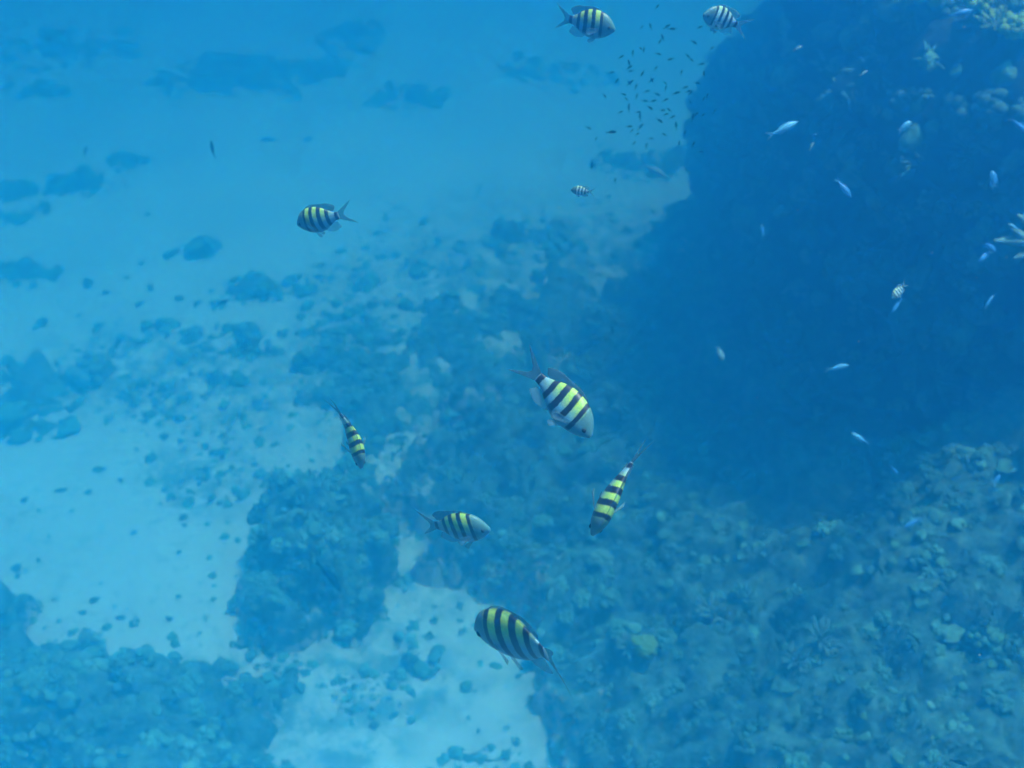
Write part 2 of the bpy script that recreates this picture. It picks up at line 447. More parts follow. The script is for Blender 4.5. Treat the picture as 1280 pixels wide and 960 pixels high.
def scatter(V, F, count, size, kinds, maxparts, parent, upbias=0.5, minup=-0.2, margin=110, density=None, growth='coral_growth', r=rng, pmat=None, tmax=1.0, tadd=0.0, spill=None, spread=.16):
    """corals on a surface: the ones that show largest become parts, the others one joined part"""
    c, n, A = faces_cn(V, F)
    px, py, f = proj(c)
    vis = (px > -margin) & (px < 1280 + margin) & (py > -margin) & (py < 960 + margin) & (f > 0.8)
    tocam = CAMP - c; tocam /= np.linalg.norm(tocam, axis=1)[:, None]
    vis &= (np.einsum('ij,ij->i', tocam, n) > -0.35) & (n[:, 2] > minup)
    W = A * vis
    if density is not None: W = W * density(c)
    if W.sum() <= 0: return
    idx = r.choice(len(W), count, p=W / W.sum())
    names = list(kinds); pr = np.array([kinds[k] for k in names]); pr = pr / pr.sum()
    out = []
    for i in idx:
        k = names[r.choice(len(names), p=pr)]
        s = size * math.exp(min(.75, r.normal(0, .42))) * {'boulder_coral': .72, 'rubble': .55, 'twig': .8, 'plate_coral': 1.15, 'finger_coral': .8}.get(k, 1)
        nn = n[i] * (1 - upbias) + np.array([0, 0, 1.0]) * upbias + r.normal(0, .15, 3)
        p = c[i] + (r.random(3) - .5) * math.sqrt(A[i]) - nn * s * .12
        out.append((k, int(r.integers(len(T[k]))), p, nn, s, r.uniform(0, 6.28), float(np.clip(r.beta(1.6, 1.6) * tmax + tadd, 0, 1)), r.uniform(.75, 1.1)))
    if spill is not None:
        P = np.asarray(spill)[:, :2]
        for a, b in zip(P, np.roll(P, -1, 0)):
            for _ in range(int(np.linalg.norm(b - a) * 30)):
                q_ = a + (b - a) * r.random() + r.normal(0, spread, 2)
                z_ = float(seabed_z(q_[:1], q_[1:])[0])
                k = ['rubble', 'twig', 'knobby_coral'][int(r.choice(3, p=[.2, .55, .25]))]
                out.append((k, int(r.integers(len(T[k]))), np.array([q_[0], q_[1], z_]), np.array([*r.normal(0, .2, 2), 1.0]),
                            size * .55 * math.exp(min(.6, r.normal(0, .4))), r.uniform(0, 6.28), float(r.beta(1.6, 1.6)), r.uniform(.75, 1.1)))
    score = []
    for k, v, p, nn, s, *_ in out:
        qx_, qy_, qf_ = proj(p)
        inside = -10 < qx_ < 1290 and -10 < qy_ < 970
        score.append(s / qf_ * FPX * 2 if inside and k in TM else 0)
    order = np.argsort(score)[::-1]
    parts = [int(i) for i in order[:maxparts] if score[i] > 9]
    ps = set(parts)
    for i in parts:
        k, v, p, nn, s, rot, tint, sq = out[i]
        o = link(k, TM[k][v], parent)
        if pmat is not None:
            o.material_slots[0].link = 'OBJECT'; o.material_slots[0].material = pmat
        o.matrix_local = Matrix(((basis(nn, rot) * np.array([s, s * sq, s])).tolist())).to_4x4()
        o.location = Vector((p - np.array(parent.location)).tolist())
    rest = [out[i] for i in range(len(out)) if i not in ps]
    if rest:
        off = np.array(parent.location)
        rest = [(k, v, p - off, nn, s, rot, ti, sq) for k, v, p, nn, s, rot, ti, sq in rest]
        joined(rest, growth, parent)

# ------------------------------------------------------------------ reef bodies
def poly_sdf(x, y, poly):
    """positive inside"""
    P = np.asarray(poly); d = np.full(x.shape, 1e9); ins = np.zeros(x.shape, bool)
    for i in range(len(P)):
        a, b = P[i], P[(i + 1) % len(P)]; e = b - a
        wx, wy = x - a[0], y - a[1]; tt = np.clip((wx * e[0] + wy * e[1]) / (e @ e), 0, 1)
        d = np.minimum(d, np.hypot(wx - e[0] * tt, wy - e[1] * tt))
        cnd = ((a[1] > y) != (b[1] > y)) & (x < (b[0] - a[0]) * (y - a[1]) / (b[1] - a[1] + 1e-12) + a[0])
        ins ^= cnd
    return np.where(ins, d, -d)

def reef_patch(poly, hfun, step, name, label, cat, rough=0.1, lumpy=3.0, mat=None, group=None, edge=0.3, wob=0.12, fine=0.035, dust=0.5):
    P = np.asarray(poly)[:, :2]
    lo, hi = P.min(0) - 0.4, P.max(0) + 0.4
    ax, ay = np.arange(lo[0], hi[0], step), np.arange(lo[1], hi[1], step)
    X, Y = np.meshgrid(ax, ay, indexing='ij'); x, y = X.ravel(), Y.ravel()
    q = np.stack([x, y, np.zeros_like(x)], 1)
    d = poly_sdf(x, y, P) + wob * (fbm(q * 2.0 + 3.1, 3) + .75 * fbm(q * 6.5 + 1.7, 3))
    e = sstep(-0.05, edge, d)
    z = seabed_z(x, y) - 0.16 + e * (0.16 + hfun(x, y, d)) + e * rough * (billow(q * lumpy, 3) * .7 + fbm(q * lumpy * 2.3, 3) * .5) + e * fine * billow(q * 8.5 + 7, 2)
    # lumps lean outwards a little so that the relief is not a pure height field
    j = fbm(q * lumpy * 1.5 + 40, 3); k = fbm(q * lumpy * 1.5 + 80, 3)
    V = np.stack([x + e * rough * .5 * j, y + e * rough * .5 * k, z], 1)
    F = gridfaces(len(ax), len(ay))
    keep = (d[F] > -0.10).any(1)
    F = F[keep]; used = np.unique(F); mp = np.full(len(V), -1); mp[used] = np.arange(len(used)); V = V[used]; F = mp[F]
    sanded = (1 - sstep(0.0, dust, d))[used]
    c = V.mean(0); c[2] = 0
    root = link(name, None, label=label, cat=cat, group=group, loc=c.tolist())
    link('reef_rock', mesh('reef_rock', V - c, F, mat or M_REEF, attrs={'sanded': ('FLOAT', sanded)}), root)
    return root, V, F

def gp(pts, z=0.0):
    return [gnd(px, py, z)[:2] for px, py in pts]

KIN = {'knobby_coral': .34, 'boulder_coral': .05, 'branching_coral': .30, 'finger_coral': .12, 'plate_coral': .015, 'rubble': .22, 'twig': .48}

# --- the slope of corals that climbs to the right
slope_poly = gp([(690, 1010), (668, 900), (655, 845), (600, 785), (545, 775), (500, 735), (480, 690), (470, 620), (520, 545), (600, 490), (760, 390)])
slope_poly += [np.array([2.2, 8.6]), np.array([4.6, 8.0]), np.array([6.0, 4.0]), np.array([5.0, 0.5]), np.array([1.2, 0.8])]
def slope_h(x, y, d):
    up = sstep(0.2, 3.4, x + 0.12 * (5 - y)) * 1.2
    q = np.stack([x * .9, y * .9, np.zeros_like(x)], 1)
    return 0.16 + 0.14 * sstep(0, 1.2, d) + up + 0.30 * fbm(q + 5.5, 3) * sstep(0, .9, d)
slope, V, F = reef_patch(slope_poly, slope_h, 0.028, 'reef_slope', 'broad coral covered slope rising to the right below the dark wall', 'reef', rough=0.13, lumpy=2.6, wob=0.2, fine=.055)
def cluster(c): return np.clip(0.75 + 0.8 * fbm(c * 1.7 + 2.2, 3), 0.25, 2)
scatter(V, F, 8000, 0.034, KIN, 290, slope, upbias=.55, density=cluster, spill=slope_poly[:11])
SLOPE_V = V

# --- mound left of the middle
m1 = gp([(280, 705), (292, 640), (325, 608), (400, 598), (455, 610), (500, 650), (545, 700), (540, 750), (500, 770), (490, 830), (430, 850), (370, 825), (310, 795)])
def m1_h(x, y, d): return 0.06 + 0.46 * sstep(0, .8, d) + .12 * fbm(np.stack([x * 1.6, y * 1.6, x * 0], 1), 3)
r1, V, F = reef_patch(m1, m1_h, 0.03, 'coral_mound', 'rounded coral mound beside the pale sand, left of the middle', 'reef', rough=0.12, edge=0.45, wob=0.24)
scatter(V, F, 1500, 0.036, KIN, 120, r1, upbias=.5, density=cluster, spill=m1)
# --- reef in the lower left corner
m2 = gp([(-120, 745), (45, 762), (60, 795), (150, 800), (262, 802), (312, 840), (335, 880), (375, 930), (400, 1000), (200, 1100), (-150, 1050)])
def m2_h(x, y, d): return 0.08 + 0.32 * sstep(0, .8, d) + .16 * fbm(np.stack([x * 1.5, y * 1.5, x * 0 + 9], 1), 3)
r2, V, F = reef_patch(m2, m2_h, 0.03, 'coral_bed', 'wide low bed of corals filling the lower left corner', 'reef', rough=0.12, edge=0.45, wob=0.26)
scatter(V, F, 1900, 0.036, KIN, 150, r2, upbias=.5, density=cluster, spill=m2[:9])

# --- thin carpet of corals between mound, slope and wall
m3 = gp([(335, 500), (345, 440), (420, 385), (520, 350), (640, 340), (760, 385), (690, 480), (590, 520), (500, 560), (470, 610), (425, 545), (370, 575), (330, 560)])
def m3_h(x, y, d): return 0.02 + 0.10 * np.clip(fbm(np.stack([x * 1.9, y * 1.9, x * 0 + 3], 1), 3), -.6, 1)
r3, V, F = reef_patch(m3, m3_h, 0.035, 'coral_carpet', 'thin patchy carpet of corals between the sand and the wall shadow', 'reef', rough=0.07, edge=0.4, wob=0.5)
scatter(V, F, 2200, 0.036, KIN, 120, r3, upbias=.6, density=cluster, spill=m3, spread=.3)

# --- smaller patches: centre px, radii px, height, label
patches = [
 (82, 460, 70, 36, .40, 'large dark coral patch standing on sand near the left edge'),
 (18, 512, 52, 24, .25, 'dark coral patch at the left edge just below the large one'),
 (210, 494, 78, 18, .12, 'long low strip of rubble right of the large left patch'),
 (238, 583, 50, 24, .18, 'isolated coral patch on sand above the bright sand clearing'),
 (315, 350, 40, 26, .35, 'rounded coral patch below the striped fish on the left'),
 (298, 418, 44, 34, .40, 'squarish coral patch just below the rounded one'),
 (195, 399, 20, 15, .20, 'small dark coral lump left of the squarish patch'),
 (234, 412, 13, 10, .14, 'tiny coral lump touching the squarish patch on its left'),
 (90, 234, 32, 14, .30, 'dark coral patch alone on far sand at upper left'),
 (16, 234, 22, 14, .25, 'coral patch at left edge beside the far sand, upper of two'),
 (18, 262, 30, 12, .22, 'coral patch at left edge beside the far sand, lower of two'),
 (28, 328, 34, 17, .30, 'dark oval coral patch at left edge above the large patch'),
 (160, 201, 17, 13, .18, 'faint small coral patch between the two far fish'),
 (259, 305, 13, 15, .16, 'faint small coral patch left of the leftmost striped fish'),
 (512, 112, 44, 30, .55, 'dark hazy coral patch at the top, left of the centre'),
 (285, 92, 70, 34, .45, 'wide hazy coral patch far off at the top left'),
 (380, 78, 40, 22, .35, 'hazy coral patch right of the wide one at top left'),
 (85, 58, 75, 22, .40, 'hazy strip of reef far off in the top left corner'),
 (440, 38, 34, 24, .35, 'faint far coral patch near the top edge'),
 (45, 112, 26, 10, .18, 'faint flat coral patch below the top left strip'),
 (795, 192, 48, 32, .60, 'hazy coral patch beside the dark wall under the fish school'),
 (690, 90, 60, 14, .12, 'faint far streak of rubble left of the fish school'),
 (300, 480, 30, 16, .16, 'low coral lump under the squarish patch'),
 (300, 520, 48, 34, .16, 'low rubble heap above the mound near the sand clearing'),
 (425, 345, 40, 24, .22, 'low coral patch below and right of the left striped fish'),
 (520, 345, 66, 34, .30, 'low coral patch at the edge of the wall shadow'),
 (640, 300, 75, 38, .40, 'dark coral patch deep in the wall shadow'),
 (520, 420, 50, 20, .14, 'low rubble heap in the middle of the picture'),
 (590, 440, 40, 18, .14, 'low rubble heap right of the middle one'),
 (430, 470, 50, 18, .12, 'low rubble heap above the small diving striped fish'),
 (600, 945, 46, 22, .16, 'small coral patch on sand at the bottom edge'),
 (515, 815, 32, 36, .25, 'oval dark coral head between mound and sand tongue'),
 (400, 905, 26, 14, .10, 'small rubble heap on sand at the lower middle left'),
 (470, 858, 44, 20, .16, 'low rubble heap on sand below the dark oval head'),
 (350, 850, 44, 26, .16, 'low coral heap on sand between mound and corner bed'),
]
for n_, (px, py, rx, ry, h, lab) in enumerate(patches):
    c = gnd(px, py + ry * .35); sl = np.linalg.norm(c - CAMP); sa = (CAM_H) / sl
    ax_, ay_ = rx * sl / FPX, max(ry * sl / FPX / sa - 0.4 * h * math.sqrt(1 - sa * sa) / sa, ry * sl / FPX * .7)
    a = np.arange(18) * 2 * math.pi / 18; rr = 1 + .16 * rng.normal(size=18)
    poly = np.stack([c[0] + ax_ * rr * np.cos(a), c[1] + ay_ * rr * np.sin(a)], 1)
    step = float(np.clip(ax_ * 2 / 34, .03, .08))
    def hf(x, y, d, h=min(.2, h * .45) if np.linalg.norm(c - CAMP) < 9 else min(.12, h * .3), w=min(ax_, ay_), k=n_): return h * (.2 + .8 * sstep(0, w * .45, d)) + h * .5 * sstep(0, w * .4, d) * fbm(np.stack([x * 2, y * 2, x * 0 + k], 1), 3)
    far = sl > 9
    rt, V, F = reef_patch(poly, hf, step, 'coral_patch', lab, 'coral patch', mat=M_REEF_HAZED if far else None, rough=min(.09, h * .35), lumpy=4.0, fine=.02, dust=min(.4, ax_ * .5), edge=min(.35, ax_ * .7), wob=min(.26, ax_ * .42))
    scatter(V, F, int(np.clip(ax_ * ay_ * 350, 30, 260)), 0.05 if not far else .075, KIN, 0 if far else 14, rt, upbias=.5, tadd=.3 if far else 0.0, spill=poly, spread=min(.2, ax_ * .22))  # far patches: haze painted in through paler rock and lighter coral tint

# --- rubble strewn over the seabed between the reefs
c = np.stack([xf, yf, zf], 1)
W = rub * np.clip(.2 + 1.6 * fbm(np.stack([xf * 2.2, yf * 2.2, xf * 0 + 4], 1), 3), .02, 2) * (qx > -60) * (qx < 1340) * (qy > 150) * (qy < 1000) * (qf > 1)
idx = rng.choice(len(W), 2600, p=W / W.sum())
pcs = []
for i in idx:
    k = ['rubble', 'twig', 'knobby_coral', 'boulder_coral'][int(rng.choice(4, p=[.20, .50, .29, .01]))]
    pcs.append((k, int(rng.integers(len(T[k]))), c[i] + np.array([*(rng.random(2) - .5) * .06, 0]), np.array([*rng.normal(0, .2, 2), 1.0]),
                .02 * math.exp(min(.6, rng.normal(0, .42))), rng.uniform(0, 6.28), float(rng.beta(1.6, 1.6)), rng.uniform(.7, 1.1)))
joined(pcs, 'coral_rubble', None, label='broken coral rubble strewn over the sand between the reefs', cat='rubble')

# ------------------------------------------------------------------ the reef wall
def closed_spline(P, n):
    P = np.asarray(P, float); m = len(P); out = []
    for i in range(n):
        t = i / n * m; k = int(t); f = t - k
        p0, p1, p2, p3 = P[(k - 1) % m], P[k % m], P[(k + 1) % m], P[(k + 2) % m]
        out.append(.5 * ((2 * p1) + (-p0 + p2) * f + (2 * p0 - 5 * p1 + 4 * p2 - p3) * f * f + (-p0 + 3 * p1 - 3 * p2 + p3) * f ** 3))
    return np.array(out)

base = [(1.5, 8.6), (1.7, 7.5), (1.85, 6.3), (2.15, 5.25), (2.75, 4.65), (3.8, 4.5), (5.2, 4.5), (8, 5.4), (9, 7), (7.5, 9.4), (5, 9.9), (3.1, 9.8), (2.0, 9.4)]
midl = [(2.35, 8.7), (2.2, 7.6), (1.95, 6.3), (2.1, 5.3), (2.45, 4.75), (3.7, 4.5), (5.2, 4.6), (8, 5.4), (8.9, 7), (7.4, 9.2), (5, 9.7), (3.4, 9.5), (2.75, 9.2)]
top_ = [(2.85, 8.6), (2.5, 7.6), (2.2, 6.5), (2.25, 5.6), (2.40, 4.95), (3.5, 4.6), (5.2, 4.6), (7.8, 5.5), (8.6, 7), (7.1, 8.9), (5, 9.4), (3.7, 9.2), (3.2, 9.0)]
topz = [5.2, 5.1, 4.7, 3.55, 3.3, 3.4, 3.8, 4.5, 5.0, 5.0, 5.0, 5.0, 5.0]
NS, NB, NT = 520, 130, 36
B = closed_spline(base, NS); Mi = closed_spline(midl, NS); Tp = closed_spline(np.column_stack([top_, topz]), NS)
cen = np.array([5.2, 8.0])
rows = []
for j in range(NB + 1):
    t = j / NB
    xy = (1 - t) ** 2 * B + 2 * t * (1 - t) * (2 * Mi - .5 * B - .5 * Tp[:, :2]) + t * t * Tp[:, :2]
    rows.append(np.column_stack([xy, -0.3 + (Tp[:, 2] + 0.3) * t ** 0.95]))
for j in range(1, NT + 1):
    t = (j / NT) ** 1.2 * .98
    xy = Tp[:, :2] * (1 - t) + cen * t
    rows.append(np.column_stack([xy, Tp[:, 2] + .25 * math.sin(min(1, t * 2.5) * math.pi / 2) + (5.2 - Tp[:, 2]) * t * .5]))
V = np.stack(rows, 1).reshape(-1, 3)
NR = NB + NT + 1
F = gridfaces(NS, NR, wrap=True)[:, ::-1]
def vnormals(V, F):
    c, n, A = faces_cn(V, F); vn = np.zeros_like(V)
    for k in range(4): np.add.at(vn, F[:, k], n * A[:, None])
    return vn / np.maximum(np.linalg.norm(vn, axis=1), 1e-9)[:, None]
vn = vnormals(V, F)
if vn[(NS // 3) * NR + NB + 30][2] < 0: F = F[:, ::-1]; vn = -vn
disp = .22 * fbm(V * .9, 3) + .16 * billow(V * 1.8 + 3, 3) + .06 * billow(V * 5.5, 2)
V = V + vn * disp[:, None]
V[:, 2] = np.minimum(V[:, 2], 5.75)
cw = np.array([4.5, 8.0, 0])
wall = link('reef_wall', None, label='tall dark coral wall towering at the upper right', cat='reef', loc=cw.tolist())
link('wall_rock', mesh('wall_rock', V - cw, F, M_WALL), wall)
KW = {'knobby_coral': .5, 'boulder_coral': .12, 'branching_coral': .2, 'finger_coral': .2, 'plate_coral': .02, 'rubble': .35, 'twig': .4}
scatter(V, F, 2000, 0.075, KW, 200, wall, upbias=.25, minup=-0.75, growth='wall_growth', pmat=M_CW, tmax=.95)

# ------------------------------------------------------------------ corals on the lip and single corals
def coral_at(kind, v, p, n, s, mat, name, label, cat='coral', rot=None, group=None):
    m = TM[kind][v].copy(); m.materials.clear(); m.materials.append(mat)
    o = link(name, m, label=label, cat=cat, group=group)
    r_ = rng.uniform(0, 6.28) if rot is None else rot
    o.matrix_world = Matrix(((basis(np.array(n, float), r_) * s).tolist())).to_4x4(); o.location = Vector(np.asarray(p).tolist())
    return o

def snap(px, py, Vs):
    """first point of a reef body seen along a line of sight"""
    qx_, qy_, qf_ = proj(Vs); d = np.hypot(qx_ - px, qy_ - py)
    m = (d < 14)
    if not m.any(): return Vs[np.argmin(d)]
    i = np.where(m)[0]; return Vs[i[np.argmin(qf_[i])]]
WALL_V = V; WALL_F = F

for px, py, kind, v, s, mat, lab in (
    (744, 842, 'branching_coral', 0, .085, M_PALE, 'round pale branching coral right of the lowest striped fish tail'),
    (713, 884, 'branching_coral', 1, .08, M_PALE, 'pale tufted coral at the edge of the bottom sand tongue'),
    (775, 812, 'branching_coral', 2, .09, M_PALE, 'pale branching coral left of the yellow coral'),
    (797, 817, 'boulder_coral', 1, .06, M_YEL, 'small yellow green coral on the slope'),
    (880, 765, 'branching_coral', 3, .12, M_PALE, 'large pale branching coral above the yellow one to the right'),
    (740, 700, 'knobby_coral', 0, .07, M_PALE, 'pale finger coral under the head of the striped fish seen from above'),
    (1015, 800, 'branching_coral', 0, .11, M_PALE, 'pale coral clump at right of the dark hollow in the slope'),
    (985, 818, 'branching_coral', 2, .10, M_PALE, 'pale branching coral bordering the dark hollow from below'),
):
    p = snap(px, py, SLOPE_V)
    coral_at(kind, v, p, (0, -.2, 1), s, mat, kind if mat is not M_YEL else 'yellow_coral', lab)

# olive corals that catch the sun on the lip of the wall
vn2 = vnormals(WALL_V, WALL_F); lpx, lpy, lpf = proj(WALL_V)
LOK = np.where((vn2[:, 2] > .3) & (lpf < 7) & (lpx > 1050) & (lpx < 1340) & (lpy > -60) & (lpy < 120))[0]
for k, (px, py, kind, v, s_, lab) in enumerate((
    (1146, 2, 'knobby_coral', 0, .10, 'sunlit olive coral on the wall lip at the top edge'),
    (1166, -4, 'finger_coral', 1, .08, 'sunlit olive coral at the top edge, right of the other one'),
    (1250, 16, 'branching_coral', 2, .10, 'brightest olive coral in the top right corner'),
    (1264, 42, 'knobby_coral', 1, .075, 'olive coral just below the brightest one in the corner'),
    (1281, 52, 'knobby_coral', 2, .075, 'olive coral cut by the right edge in the top corner'),
    (1228, 6, 'knobby_coral', 3, .08, 'small olive coral left of the brightest one in the corner'),
)):
    i_ = LOK[np.argmin(np.hypot(lpx[LOK] - px, lpy[LOK] - py))]
    coral_at(kind, v, WALL_V[i_] + np.array([-.03, -.03, .02]), (-.2, -.15, .9), s_, M_OLIVE, kind, lab)

# thick pale fingers reaching in from the right edge
pr = []
o0 = snap(1310, 300, WALL_V)
root_p = at(1322, 300, 4.1)
for tx, ty, dd in ((1243, 301, -.25), (1272, 269, -.2), (1268, 323, -.22), (1290, 262, -.1), (1284, 340, -.1)):
    tip = at(tx, ty, np.linalg.norm(root_p - CAMP) + dd * .5)
    pr.append(prong(root_p - root_p, tip - root_p, .034, .011, 8))
    mid = (tip - root_p) * .5; pr.append(prong(mid, mid + (tip - root_p) * .3 + np.array([0, 0, .05]), .018, .01, 7))
back = (o0 - root_p); pr.append(prong(back * 1.6, np.zeros(3) - back * .1, .07, .05, 8))
Vp, Fp = joinT(pr)
link('branching_coral', mesh('branching_coral', Vp, Fp, M_DIM), label='thick pale coral branches reaching in from the right edge', cat='coral', loc=root_p.tolist())

# ------------------------------------------------------------------ small dark clumps on the sand
clump_m = []
for k in range(4):
    a, b = t_finger(200 + k, 9), t_lump(30 + k, 2, .5)
    Vc, Fc = joinT([(a[0] * np.array([.8, .8, .6]), a[1]), (b[0] * .75, b[1]), (t_lump(70 + k, 1, .5)[0] * .4 + np.array([.8, .2, -.05]), t_lump(70 + k, 1, .5)[1])])
    clump_m.append(mesh('sand_clump', Vc, Fc, M_CLUMP))
near = [(120, 582), (28, 621), (46, 633), (88, 636), (110, 612), (75, 608), (150, 598), (18, 705), (46, 695), (20, 716), (125, 728), (116, 748), (103, 764),
        (152, 772), (212, 775), (230, 650), (265, 613), (232, 660), (200, 628), (265, 580), (300, 600), (60, 668), (170, 560), (205, 545), (278, 570), (168, 668),
        (440, 893), (465, 887), (570, 865), (552, 818), (448, 922), (467, 908), (598, 912), (630, 880), (520, 872)]
farc = [(280, 377), (186, 355), (172, 372), (157, 341), (175, 323), (90, 300), (130, 358), (70, 366), (222, 365), (158, 235), (140, 262), (385, 175), (335, 178), (220, 140),
        (212, 316), (365, 322), (108, 345), (245, 372), (95, 385), (160, 425), (50, 395), (185, 268)]
for pts, lab, grp, sc in ((near, 'small dark clump of growth lying on the near pale sand', 'small clumps on the near sand', .02),
                          (farc, 'small dark clump of growth lying on the far hazy sand', 'small clumps on the far sand', .032)):
    for px, py in pts:
        p = gnd(px, py); p[2] = float(seabed_z(np.array([p[0]]), np.array([p[1]]))[0])
        o = link('sand_clump', clump_m[int(rng.integers(4))], label=lab, cat='clump', group=grp, loc=(p + np.array([0, 0, .005])).tolist())
        s = sc * math.exp(rng.normal(0, .4)); o.scale = (s * rng.uniform(.9, 1.7), s, s * .8); o.rotation_euler = (0, 0, rng.uniform(0, 6.28))

# ------------------------------------------------------------------ fish
def spl(xs, ys, q):
    xs, ys = np.array(xs), np.array(ys); m = np.gradient(ys, xs)
    i = np.clip(np.searchsorted(xs, q) - 1, 0, len(xs) - 2); h = xs[i + 1] - xs[i]; t = (q - xs[i]) / h
    return ((2 * t**3 - 3 * t**2 + 1) * ys[i] + (t**3 - 2 * t**2 + t) * h * m[i] + (-2 * t**3 + 3 * t**2) * ys[i + 1] + (t**3 - t**2) * h * m[i + 1])

PROF = {
 'deep': dict(u=[0, .03, .08, .15, .25, .35, .45, .55, .65, .75, .85, .93, 1.0],
              top=[0.030, .070, .128, .188, .235, .258, .265, .255, .225, .175, .115, .080, .072],
              bot=[-.022, -.052, -.092, -.135, -.178, -.207, -.218, -.212, -.185, -.14, -.088, -.066, -.062],
              wid=[.020, .038, .062, .088, .106, .112, .108, .097, .080, .060, .040, .028, .018]),
 'slim': dict(u=[0, .04, .1, .2, .3, .4, .5, .6, .7, .8, .9, 1.0],
              top=[.006, .035, .068, .108, .130, .138, .134, .120, .096, .068, .044, .034],
              bot=[-.006, -.030, -.058, -.098, -.122, -.132, -.128, -.112, -.088, -.060, -.038, -.030],
              wid=[.006, .026, .045, .066, .075, .076, .071, .062, .049, .034, .020, .012]),
}
for k_ in ('top', 'bot'): PROF['deep'][k_] = [v * 1.12 for v in PROF['deep'][k_]]
PROF['round'] = dict(PROF['deep'], top=[v * .86 for v in PROF['deep']['top']], bot=[v * .86 for v in PROF['deep']['bot']])

def bendf(P, k):
    P = P.copy(); s = np.clip(P[:, 0] - .35, 0, None)          # P.x runs snout -> tail
    P[:, 1] += k * s * s; P[:, 0] -= abs(k) * .45 * s ** 3 * abs(k)
    return P

def to_local(P):                                              # snout towards +x, origin at mid body
    Q = P.copy(); Q[:, 0] = .5 - P[:, 0]; Q[:, 1] = -P[:, 1]; return Q

def body_mesh(kind, mat, k, ns=44, nr=24):
    pf = PROF[kind]; u = (1 - np.cos(np.linspace(0, 1, ns) * math.pi * .5 * 1.0)) ** .9; u = np.linspace(0, 1, ns) * .5 + u * .5
    t, b, w_ = spl(pf['u'], pf['top'], u), spl(pf['u'], pf['bot'], u), spl(pf['u'], pf['wid'], u)
    a = np.arange(nr) * 2 * math.pi / nr
    ca, sa = np.cos(a), np.sin(a)
    V = np.stack([np.repeat(u, nr), (w_[:, None] * (np.sign(sa) * np.abs(sa) ** 1.15)[None]).ravel(),
                  ((t + b)[:, None] / 2 + (t - b)[:, None] / 2 * (np.sign(ca) * np.abs(ca) ** .92)[None]).ravel()], 1)
    F = []
    for i in range(ns - 1):
        for j in range(nr):
            j2 = (j + 1) % nr; F.append([i * nr + j, i * nr + j2, (i + 1) * nr + j2, (i + 1) * nr + j])
    F.append(list(range(nr))[::-1]); F.append([(ns - 1) * nr + j for j in range(nr)])
    return mesh('body', to_local(bendf(V, k)), F, mat, attrs={'rest': ('FLOAT_VECTOR', V)})

def fin_mesh(name, A, Bc, mat, k, th=.010, y0=0.0, splay=0.0, nu=9, nv=5):
    """a thin solid fin between a root line A and an outer line Bc (points x,z), splay pushes the outer line sideways"""
    A, Bc = np.array(A, float), np.array(Bc, float)
    q = np.linspace(0, 1, nu)
    pa = np.stack([np.interp(q, np.linspace(0, 1, len(A)), A[:, i]) for i in (0, 1)], 1)
    pb = np.stack([np.interp(q, np.linspace(0, 1, len(Bc)), Bc[:, i]) for i in (0, 1)], 1)
    rows = []
    for s in (1, -1):
        for v in np.linspace(0, 1, nv):
            p = pa * (1 - v) + pb * v
            edge = np.minimum(1, 8 * np.minimum(q, 1 - q)) * .7 + .3
            rows.append(np.stack([p[:, 0], y0 + splay * v + s * th * .5 * (1 - .8 * v) * edge, p[:, 1]], 1))
    V = np.concatenate(rows); H = nv * nu; F = []
    for i in range(nv - 1):
        for j in range(nu - 1):
            a = i * nu + j; F += [[a, a + 1, a + nu + 1, a + nu], [H + a, H + a + nu, H + a + nu + 1, H + a + 1]]
    rim = [j for j in range(nu)] + [i * nu + nu - 1 for i in range(1, nv)] + [(nv - 1) * nu + j for j in range(nu - 2, -1, -1)] + [i * nu for i in range(nv - 2, 0, -1)]
    for a, b in zip(rim, rim[1:] + rim[:1]): F.append([a, H + a, H + b, b])
    return mesh(name, to_local(bendf(V, k)), F, mat, attrs={'rest': ('FLOAT_VECTOR', V)})

def eye_mesh(x, z, y, r, k, s):
    V, F = ico(2); V = V * np.array([r, r * .55, r]) + np.array([x, y * s, z])
    return mesh('eye', to_local(bendf(V, k)), F, M_EYE)

